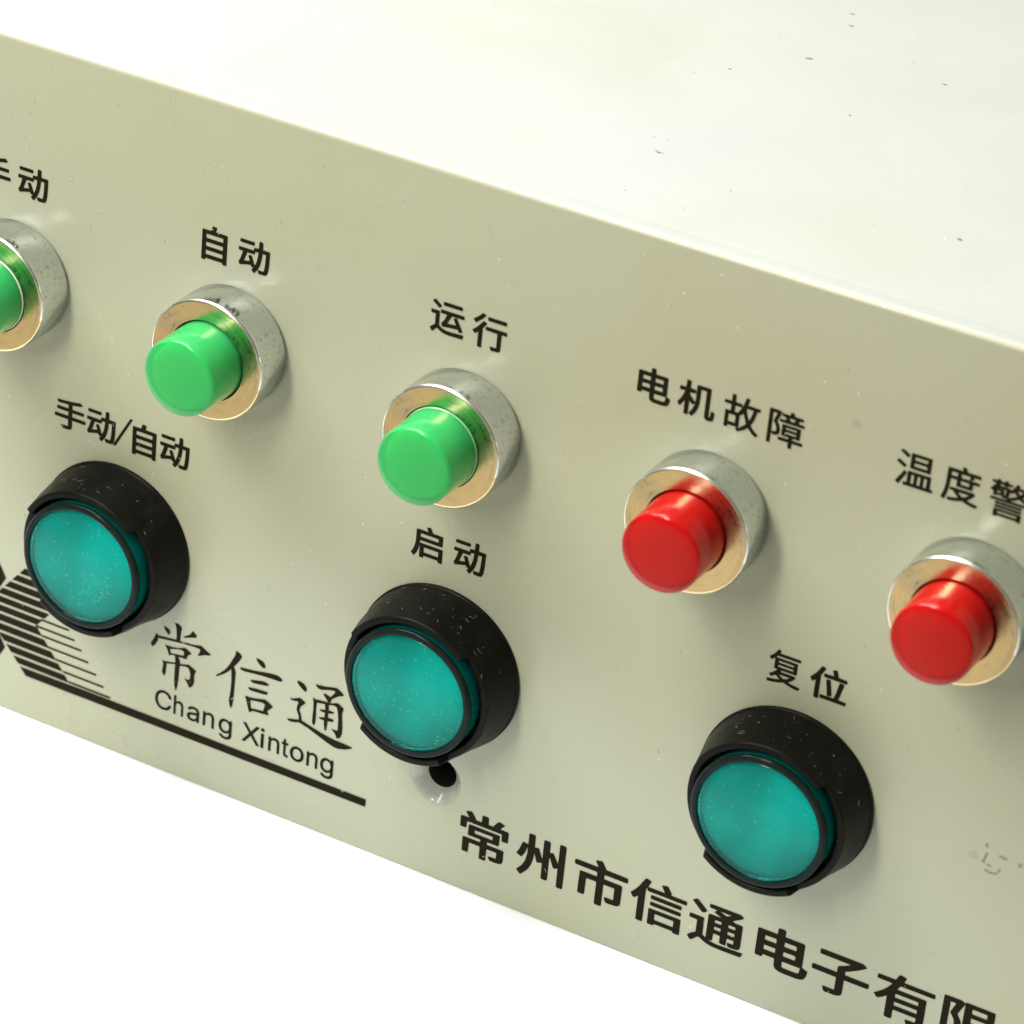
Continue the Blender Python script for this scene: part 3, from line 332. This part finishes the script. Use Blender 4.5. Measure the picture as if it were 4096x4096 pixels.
# the three brush characters, traced in panel coordinates
KAITI = [[[[[-2509,-13157],[-2379,-13181],[-2248,-13241],[-2188,-13327],[-2219,-13456],[-2291,-13474],[-2407,-13372],[-2486,-13257]]],[[[-2012,-12829],[-1866,-12820],[-1735,-12871],[-1676,-12939],[-1700,-13182],[-1716,-13404],[-1726,-13571],[-1679,-13589],[-1915,-13641],[-1899,-13418],[-1915,-13117],[-1950,-12950]]],[[[-1592,-13322],[-1301,-13123],[-1233,-13026],[-1176,-12897],[-1053,-12977],[-968,-13036],[-981,-13139],[-1276,-13249],[-1527,-13343]]],[[[-2847,-13608],[-2760,-13693],[-2762,-13830],[-2767,-13923],[-2850,-14117],[-2972,-14272],[-3028,-14275],[-3098,-14155],[-2987,-13951],[-2896,-13735]]],[[[-2778,-13700],[-1992,-13588],[-1717,-13576],[-1079,-13510],[-845,-13449],[-737,-13427],[-587,-13506],[-268,-13675],[-338,-13728],[-553,-13782],[-819,-13927],[-875,-13912],[-761,-13661],[-800,-13604],[-1002,-13589],[-1439,-13626],[-1913,-13686],[-2800,-13808]]],[[[-2423,-13985],[-2339,-13990],[-2118,-13989],[-1791,-13921],[-1503,-13804],[-1411,-13814],[-1184,-13947],[-1217,-14022],[-1306,-14065],[-1373,-14199],[-1386,-14294],[-1477,-14311],[-1734,-14316],[-1806,-14335],[-1954,-14327],[-2064,-14341],[-2207,-14422],[-2240,-14325],[-2313,-14152]],[[-2177,-14110],[-1879,-13999],[-1642,-13955],[-1521,-14000],[-1529,-14194],[-1739,-14218],[-2067,-14278],[-2140,-14287]]],[[[-2515,-14738],[-2394,-14765],[-2300,-14785],[-2309,-14989],[-2323,-15250],[-2387,-15458],[-2506,-15301],[-2495,-15150],[-2461,-14900]]],[[[-2394,-14756],[-1937,-14657],[-1663,-14617],[-1463,-14569],[-1283,-14501],[-1114,-14573],[-907,-14677],[-973,-14811],[-992,-14964],[-980,-15197],[-1033,-15400],[-1154,-15547],[-1229,-15529],[-1273,-15400],[-1370,-15291],[-1458,-15196],[-1337,-15223],[-1227,-15209],[-1187,-15111],[-1169,-14922],[-1214,-14775],[-1293,-14659],[-1423,-14645],[-1659,-14706],[-1934,-14728],[-2390,-14846]]],[[[-1927,-14316],[-1789,-14310],[-1709,-14434],[-1675,-14567],[-1697,-14849],[-1717,-15368],[-1754,-15730],[-1825,-15959],[-1883,-15742],[-1913,-15497],[-1914,-14931],[-1903,-14616]]]],[[[[865,-13058],[992,-13073],[1114,-13152],[1155,-13227],[1084,-13397],[952,-13609],[819,-13804],[651,-14021],[498,-14196],[307,-14359],[115,-14495],[26,-14538],[14,-14488],[196,-14329],[385,-14130],[519,-13935],[633,-13729],[761,-13447],[857,-13231]]],[[[698,-13903],[801,-13810],[882,-13942],[907,-14059],[898,-14515],[878,-15249],[837,-15630],[781,-15752],[709,-15625],[670,-15421],[724,-14945],[733,-14487]]],[[[1791,-13032],[1889,-13031],[2071,-13061],[2182,-13127],[2244,-13247],[2232,-13341],[2144,-13365],[2014,-13298],[1881,-13187]]],[[[1077,-13733],[1336,-13689],[1783,-13628],[2404,-13501],[2777,-13458],[2923,-13492],[3054,-13586],[3040,-13645],[2901,-13698],[2614,-13699],[2150,-13732],[1613,-13791],[1309,-13834],[1164,-13826]]],[[[1597,-14113],[1810,-14059],[2129,-13974],[2309,-13969],[2438,-14019],[2450,-14068],[2318,-14118],[1998,-14177],[1783,-14205],[1638,-14188]]],[[[1512,-14489],[1834,-14430],[2156,-14397],[2372,-14387],[2446,-14430],[2363,-14526],[2166,-14556],[1843,-14580],[1627,-14590],[1543,-14550]]],[[[1403,-14921],[1594,-14929],[1951,-14865],[2306,-14765],[2434,-14797],[2696,-14950],[2665,-15017],[2447,-15264],[2527,-15397],[2476,-15435],[2170,-15462],[1792,-15499],[1706,-15569],[1646,-15628],[1594,-15521],[1504,-15228]],[[1664,-15039],[1959,-14980],[2228,-14949],[2339,-14997],[2261,-15327],[1983,-15361],[1705,-15405],[1666,-15220]]]],[[[[3713,-13349],[3827,-13332],[4026,-13382],[4141,-13499],[4173,-13577],[4129,-13710],[4048,-13696],[3880,-13581],[3747,-13453]]],[[[3427,-14258],[3586,-14233],[3759,-14140],[3879,-14076],[4007,-14125],[4155,-14204],[4108,-14294],[3975,-14426],[3904,-14562],[3903,-14671],[3963,-14774],[4009,-14919],[4018,-15042],[4076,-15110],[3922,-15206],[3896,-15089],[3895,-14945],[3842,-14821],[3777,-14665],[3785,-14517],[3835,-14336],[3804,-14276],[3663,-14303],[3520,-14312]]],[[[3369,-15240],[3474,-15199],[3686,-15153],[3896,-15089],[4038,-15071],[4311,-15146],[4675,-15240],[5127,-15335],[5576,-15395],[6020,-15402],[6358,-15432],[6345,-15492],[6073,-15635],[5743,-15729],[5565,-15726],[5238,-15636],[4781,-15471],[4322,-15305],[3922,-15206],[3747,-15265],[3553,-15313],[3445,-15301]]],[[[4545,-13193],[4721,-13188],[5000,-13136],[5433,-13024],[5521,-13026],[5667,-13095],[5835,-13218],[5803,-13257],[5582,-13368],[5400,-13519],[5301,-13611],[5259,-13770],[5156,-13809],[5096,-13707],[4981,-13590],[4921,-13497],[5007,-13464],[5115,-13485],[5242,-13535],[5354,-13376],[5448,-13223],[5409,-13176],[5149,-13231],[4857,-13342],[4697,-13341],[4605,-13287]]],[[[4467,-13841],[4595,-13882],[4656,-14002],[4642,-14295],[4657,-14740],[4638,-14982],[4593,-15099],[4505,-14980],[4506,-14745],[4521,-14342],[4510,-14058]]],[[[4577,-13880],[4840,-13841],[5156,-13809],[5331,-13787],[5536,-13690],[5624,-13683],[5864,-13824],[5853,-13917],[5811,-14059],[5835,-14373],[5870,-14720],[5872,-14972],[5824,-15153],[5708,-15271],[5637,-15263],[5592,-15136],[5477,-15018],[5382,-14946],[5594,-14936],[5672,-14905],[5668,-14618],[5650,-14265],[5605,-14013],[5550,-13873],[5424,-13841],[5181,-13907],[4936,-13948],[4586,-14011]]],[[[5020,-13880],[5194,-13840],[5205,-14114],[5194,-14442],[5186,-14806],[5155,-15107],[5094,-15131],[5039,-14863],[5032,-14649],[5050,-14408],[5059,-14170]]],[[[4800,-14270],[5042,-14186],[5252,-14149],[5457,-14160],[5435,-14223],[5227,-14285],[5053,-14326],[4857,-14320]]],[[[4774,-14641],[5068,-14527],[5313,-14486],[5456,-14503],[5445,-14597],[5254,-14644],[5025,-14679],[4848,-14684]]]]]

# ---------------------------------------------------------------- printing: outlines as polygons, filled through a curve
LIFT = .0016
def fill(name, loops, bold=0.0):
    cu = bpy.data.curves.new(name, 'CURVE'); cu.dimensions = '2D'; cu.fill_mode = 'BOTH'; cu.offset = bold
    for lp in loops:
        s = cu.splines.new('POLY'); s.points.add(len(lp) - 1); s.use_cyclic_u = True
        for p, (a, b) in zip(s.points, lp): p.co = (a, b, 0, 1)
    o = bpy.data.objects.new(name, cu); COL.objects.link(o)
    bpy.context.view_layer.update()
    me = bpy.data.meshes.new_from_object(o.evaluated_get(bpy.context.evaluated_depsgraph_get()))
    vs = [tuple(v.co) for v in me.vertices]; fs = [tuple(p.vertices) for p in me.polygons]
    bpy.data.objects.remove(o); bpy.data.curves.remove(cu); bpy.data.meshes.remove(me)
    return vs, fs
_cache = {}
def glyph(ch, bold):
    if (ch, bold) not in _cache:
        vs, fs = fill('g', [[(a / 1000, b / 1000) for a, b in lp] for lp in GLYPHS[ch]], bold)
        bx = [v[0] for v in vs]; by = [v[1] for v in vs]
        _cache[(ch, bold)] = (vs, fs, min(bx), max(bx), min(by), max(by))
    return _cache[(ch, bold)]
class Print:
    def __init__(s): s.v = []; s.f = []; s.k = 0
    def add(s, pts, faces, rag=0):
        n = len(s.v); s.k += 1
        s.v += [(x * S, -(LIFT + .00004 * s.k) * S, z * S) for x, z in pts]; s.f += [tuple(i + n for i in f) for f in faces]
    def char(s, ch, x0, x1, z0, z1, bold=0.0):
        vs, fs, a, b, c, d = glyph(ch, bold)
        s.add([(x0 + (v[0] - a) / (b - a) * (x1 - x0), z0 + (v[1] - c) / (d - c) * (z1 - z0)) for v in vs], fs)
    def poly(s, loops):
        vs, fs = fill('p', loops); s.add([(v[0], v[1]) for v in vs], fs)
    def done(s, name, label):
        me = bpy.data.meshes.new(name); me.from_pydata(s.v, [], s.f); me.validate()
        me.update()
        if me.polygons and sum(p.normal.y for p in me.polygons) > 0: me.flip_normals()
        return part(name, me, M_ink, label=label)
def row(label, items, bold=0.0, pre=''):
    p = Print()
    if '/' in label: p.poly([[(-.526, -.590), (-.513, -.590), (-.437, -.451), (-.449, -.451)]])
    for it in items: p.char((pre + it[0]), *it[1:], bold=bold)
    return p.done('lettering', label)
row('black lettering 手动 above the leftmost lamp', [('手', -1.168, -1.034, .336, .470), ('动', -.999, -.861, .337, .470)])
row('black lettering 自动 above the second green lamp', [('自', -.166, -.055, .325, .470), ('动', -.005, .131, .336, .469)])
row('black lettering 运行 above the third green lamp', [('运', .818, .958, .340, .470), ('行', .992, 1.133, .336, .474)])
row('black lettering 电机故障 above the left red lamp', [('电', 1.662, 1.794, .342, .475), ('机', 1.822, 1.968, .340, .475), ('故', 2.000, 2.140, .338, .477), ('障', 2.172, 2.309, .337, .477)])
row('black lettering 温度警 above the right red lamp', [('温', 2.659, 2.801, .343, .477), ('度', 2.832, 2.968, .341, .482), ('警', 3.002, 3.146, .340, .481)])
row('black lettering 手动/自动 above the left button', [('手', -.800, -.655, -.594, -.460), ('动', -.649, -.515, -.592, -.456), ('自', -.436, -.326, -.597, -.455), ('动', -.308, -.173, -.591, -.456)])
row('black lettering 启动 above the middle button', [('启', .820, .954, -.600, -.463), ('动', 1.001, 1.136, -.596, -.460)])
row('black lettering 复位 above the right button', [('复', 2.300, 2.432, -.598, -.456), ('位', 2.466, 2.614, -.597, -.460)])
row('row of large bold black characters along the lower edge', [('常', 1.137, 1.349, -1.824, -1.622), ('州', 1.389, 1.598, -1.818, -1.619), ('市', 1.638, 1.867, -1.824, -1.621), ('信', 1.882, 2.117, -1.819, -1.620), ('通', 2.132, 2.364, -1.813, -1.622), ('电', 2.412, 2.630, -1.806, -1.614), ('子', 2.643, 2.875, -1.813, -1.630), ('有', 2.896, 3.132, -1.818, -1.615), ('限', 3.164, 3.385, -1.820, -1.622)], pre='B')
p = Print()
for ch in KAITI:
    for st in ch: p.poly([[(a / 1e4, b / 1e4) for a, b in lp] for lp in st])
p.done('lettering', 'three brush style black characters beside the emblem')
# Latin line: C h a n g   X i n t o n g, cap height .084
p = Print(); base = -1.703; em = .088 / .514
xs = {}
adv = [('C', -.277, -.199), ('h', -.188, -.142), ('a', -.124, -.066), ('n', -.049, .005), ('g', .026, .088), ('X', .136, .218), ('i', .222, .240), ('n', .259, .311), ('t', .321, .352), ('o', .360, .424), ('n', .437, .488), ('g', .500, .560)]
for ch, a, b in adv:
    g = GLYPHS[ch]; ys = [q[1] for lp in g for q in lp]
    p.char(ch, a, b, base + min(ys) / 1000 * em, base + max(ys) / 1000 * em, bold=0.0)
p.done('lettering', 'thin black Latin letters under the brush characters')
# striped emblem: an arrow-like band cut by fine light stripes, with its underline
p = Print()
def clip(poly, z0, z1):
    def half(pts, z, keep_above):
        out = []
        for i in range(len(pts)):
            a, b = pts[i], pts[(i + 1) % len(pts)]; ia = (a[1] >= z) == keep_above; ib = (b[1] >= z) == keep_above
            if ia: out.append(a)
            if ia != ib: tt = (z - a[1]) / (b[1] - a[1]); out.append((a[0] + tt * (b[0] - a[0]), z))
        return out
    q = half(poly, z0, True); return half(q, z1, False) if len(q) > 2 else q
up = [(-1.128, -1.540), (-.861, -1.540), (-.700, -1.348), (-.700, -1.250), (-.886, -1.250)]
dn = [(-1.128, -1.540), (-.905, -1.797), (-.655, -1.797), (-.861, -1.540)]
cuts = [-1.2875, -1.330, -1.372, -1.415, -1.458, -1.499, -1.541, -1.586, -1.630, -1.674, -1.716, -1.757]
hw = .0062; edges = [-1.250] + [e for c_ in cuts for e in (c_ + hw, c_ - hw)] + [-1.797]
for i in range(0, len(edges), 2):
    z1, z0 = edges[i], edges[i + 1]
    for sh in (up, dn):
        q = clip(sh, z0, z1)
        if len(q) > 2: p.poly([q])
for cz, xa, xb in ((-1.503, -.838, -.700), (-1.541, -.862, -.672), (-1.577, -.832, -.637), (-1.620, -.798, -.602), (-1.664, -.762, -.562), (-1.708, -.722, -.524), (-1.7465, -.692, -.491)):
    hh = .0042; p.poly([[(xa, cz - hh), (xb, cz - hh), (xb, cz + hh), (xa, cz + hh)]])
p.poly([[(-.915, -1.7632), (-.905, -1.797), (.715, -1.790), (.717, -1.7555), (-.60, -1.7570)]])
p.poly([[(-1.013, -1.371), (-1.075, -1.262), (-1.137, -1.371), (-1.075, -1.480)]])
p.poly([[(-1.010, -1.699), (-1.072, -1.592), (-1.134, -1.699), (-1.072, -1.806)]])
p.done('emblem', 'striped black arrow emblem with long underline')

# ---------------------------------------------------------------- stains, specks and lint
def blob(name, pts, m, lift=.001, z=None, label=None):
    bm = bmesh.new()
    for (x, zz, a, b, rot) in pts:
        n = 14; vs = []
        for i in range(n):
            t_ = 2 * math.pi * i / n; k = 1 + random.uniform(-.22, .22); u, v = a * k * math.cos(t_), b * k * math.sin(t_)
            u, v = u * math.cos(rot) - v * math.sin(rot), u * math.sin(rot) + v * math.cos(rot)
            if z is None: vs.append(bm.verts.new(((x + u) * S, -lift * S, (zz + v) * S)))
            else: vs.append(bm.verts.new(((x + u) * S, (zz + v) * S, (z + lift) * S)))
        bm.faces.new(vs)
    return tag(part(name, finish(bm, name), m, label=label), kind='stuff')

blob('rust_stain', [(3.217, -.943, .007, .010, 0), (3.222, -.983, .005, .012, -.2), (3.215, -1.012, .008, .007, 0), (3.218, -.998, .004, .010, -.3), (3.285, -.970, .017, .006, -.1), (3.350, -.977, .009, .008, 0), (3.238, -1.021, .009, .006, 0), (3.236, -1.047, .015, .006, -.1), (3.262, -1.047, .012, .005, .2), (3.278, -1.028, .005, .014, -.4)], M_rust, label='brown marks at the right end')
blob('smudge', [(3.171, -1.004, .017, .017, 0), (2.492, .515, .016, .016, 0), (.273, -1.757, .03, .014, .3)], M_smudge, .0008)
def flecks(name, m, spots, z=None):
    bm = bmesh.new()
    for (x, q, a, b, rot) in spots:
        vs = []
        for i in range(7):
            t_ = 2 * math.pi * i / 7; k = 1 + random.uniform(-.3, .3); u, v = a * k * math.cos(t_), b * k * math.sin(t_)
            u, v = u * math.cos(rot) - v * math.sin(rot), u * math.sin(rot) + v * math.cos(rot)
            vs.append(bm.verts.new(((x + u) * S, -.0012 * S, (q + v) * S)) if z is None else bm.verts.new(((x + u) * S, (q + v) * S, (z + .0012) * S)))
        bm.faces.new(vs)
    return tag(part(name, finish(bm, name), m), kind='stuff')
M_grit = mat('grit', (.25, .23, .18), .7); M_fleck = mat('paint_fleck', (.42, .07, .03), .5)
zc = ZT - .0015
flecks('cover_grit', M_grit, [(1.409, 1.831, .016, .008, .3), (1.346, .639, .020, .0035, -.5), (1.360, .632, .012, .003, .4), (1.347, 2.382, .010, .006, 0), (1.397, 2.258, .010, .007, 0), (1.213, 1.525, .007, .005, 0), (1.932, 1.946, .010, .007, 0), (1.412, .255, .004, .003, 0), (1.766, 1.419, .006, .005, 0), (.731, .03, .010, .003, .3)], zc)
M_grit2 = mat('pale_grit', (.36, .35, .29), .7)
flecks('cover_grit', M_grit2, [(random.uniform(-.8, 3), random.uniform(.15, 2.6), random.uniform(.0015, .005), random.uniform(.001, .003), random.uniform(0, 3)) for _ in range(40)], zc)
flecks('red_fleck', M_fleck, [(2.529, .654, .011, .006, -.3)], zc)
flecks('panel_grit', M_grit, [(random.uniform(-1.2, 3.5), random.uniform(-1.95, .9), random.uniform(.0012, .0035), random.uniform(.001, .003), random.uniform(0, 3)) for _ in range(110)])
# lint: short curled fibres and crumbs lying on the panel, the button collars and the teal lenses
def fibre(bm, P, U, V, N, ln, wd):
    a = random.uniform(0, 6.28); cur = random.uniform(-2.2, 2.2); n = 5; pts = []; p = Vector(P)
    for i in range(n + 1):
        pts.append((p.copy(), a)); p = p + (U * math.cos(a) + V * math.sin(a)) * (ln / n); a += cur / n + random.uniform(-.3, .3)
    prev = None
    for i, (q, an) in enumerate(pts):
        w_ = wd * (1 - .6 * abs(i / n - .5)); side = (V * math.cos(an) - U * math.sin(an)) * w_
        ring = [bm.verts.new(q + side), bm.verts.new(q + N * w_ * 1.2), bm.verts.new(q - side)]
        if prev:
            bm.faces.new((prev[0], ring[0], ring[1], prev[1])); bm.faces.new((prev[1], ring[1], ring[2], prev[2]))
        prev = ring
def crumb(bm, P, U, V, N, r):
    n = 5; k = [random.uniform(.6, 1.3) for _ in range(n)]
    base = [bm.verts.new(P + (U * math.cos(6.283 * i / n) + V * math.sin(6.283 * i / n)) * r * k[i]) for i in range(n)]; top = bm.verts.new(P + N * r)
    for i in range(n): bm.faces.new((base[i], base[(i + 1) % n], top))
X_, Y_, Z_ = Vector((1, 0, 0)), Vector((0, -1, 0)), Vector((0, 0, 1))
bm = bmesh.new()
for _ in range(420):
    x = random.uniform(-1.15, 3.4); 
    if random.random() < (x + 1.2) / 6: continue
    P = Vector((x, -.0022, random.uniform(-1.9, .95))) * S
    if random.random() < .5: fibre(bm, P, X_, Z_, Y_, random.uniform(.006, .022) * S, random.uniform(.0006, .0011) * S)
    else: crumb(bm, P, X_, Z_, Y_, random.uniform(.0010, .0026) * S)
tag(part('lint', finish(bm, 'lint'), M_dust), kind='stuff')
for k, ((bx_, bz_, _), amount) in enumerate(zip(BTN, (1.0, .75, .35))):
    bm = bmesh.new()
    for _ in range(int(170 * amount)):
        r = .235 * math.sqrt(random.random()); a = random.uniform(0, 6.283)
        if k == 0 and random.random() < .5: r = .16 * math.sqrt(random.random()); a = random.gauss(-.9, .7)
        h = .2580 - .0038 * (r / .19) ** 2 + .0006 if r < .19 else .2542 - .0042 * ((r - .19) / .038) ** 1.4 + .0010
        P = Vector(((bx_ + r * math.cos(a)) * S, -h * S, (bz_ + r * math.sin(a)) * S))
        if random.random() < .55: fibre(bm, P, X_, Z_, Y_, random.uniform(.004, .014) * S, random.uniform(.0004, .0007) * S)
        else: crumb(bm, P, X_, Z_, Y_, random.uniform(.0006, .0017) * S)
    tag(part('lint', finish(bm, 'lint'), M_dust2 if k else M_dust2), kind='stuff'); bm = bmesh.new()
    for _ in range(int(55 * (.5, 1.3, .8)[k])):
        a = random.gauss(1.6, .7); h = random.uniform(.03, .20); r = .3415 - (h - .02) * .13 + .0012
        N = Vector((math.cos(a), 0, math.sin(a))); U = Vector((-math.sin(a), 0, math.cos(a)))
        P = Vector((bx_, 0, bz_)) * S + N * (r * S) + Y_ * (h * S)
        if random.random() < .55: fibre(bm, P, U, Y_, N, random.uniform(.006, .03) * S, random.uniform(.0005, .0010) * S)
        else: crumb(bm, P, U, Y_, N, random.uniform(.0006, .0018) * S)
    tag(part('lint', finish(bm, 'lint'), M_dust3), kind='stuff')
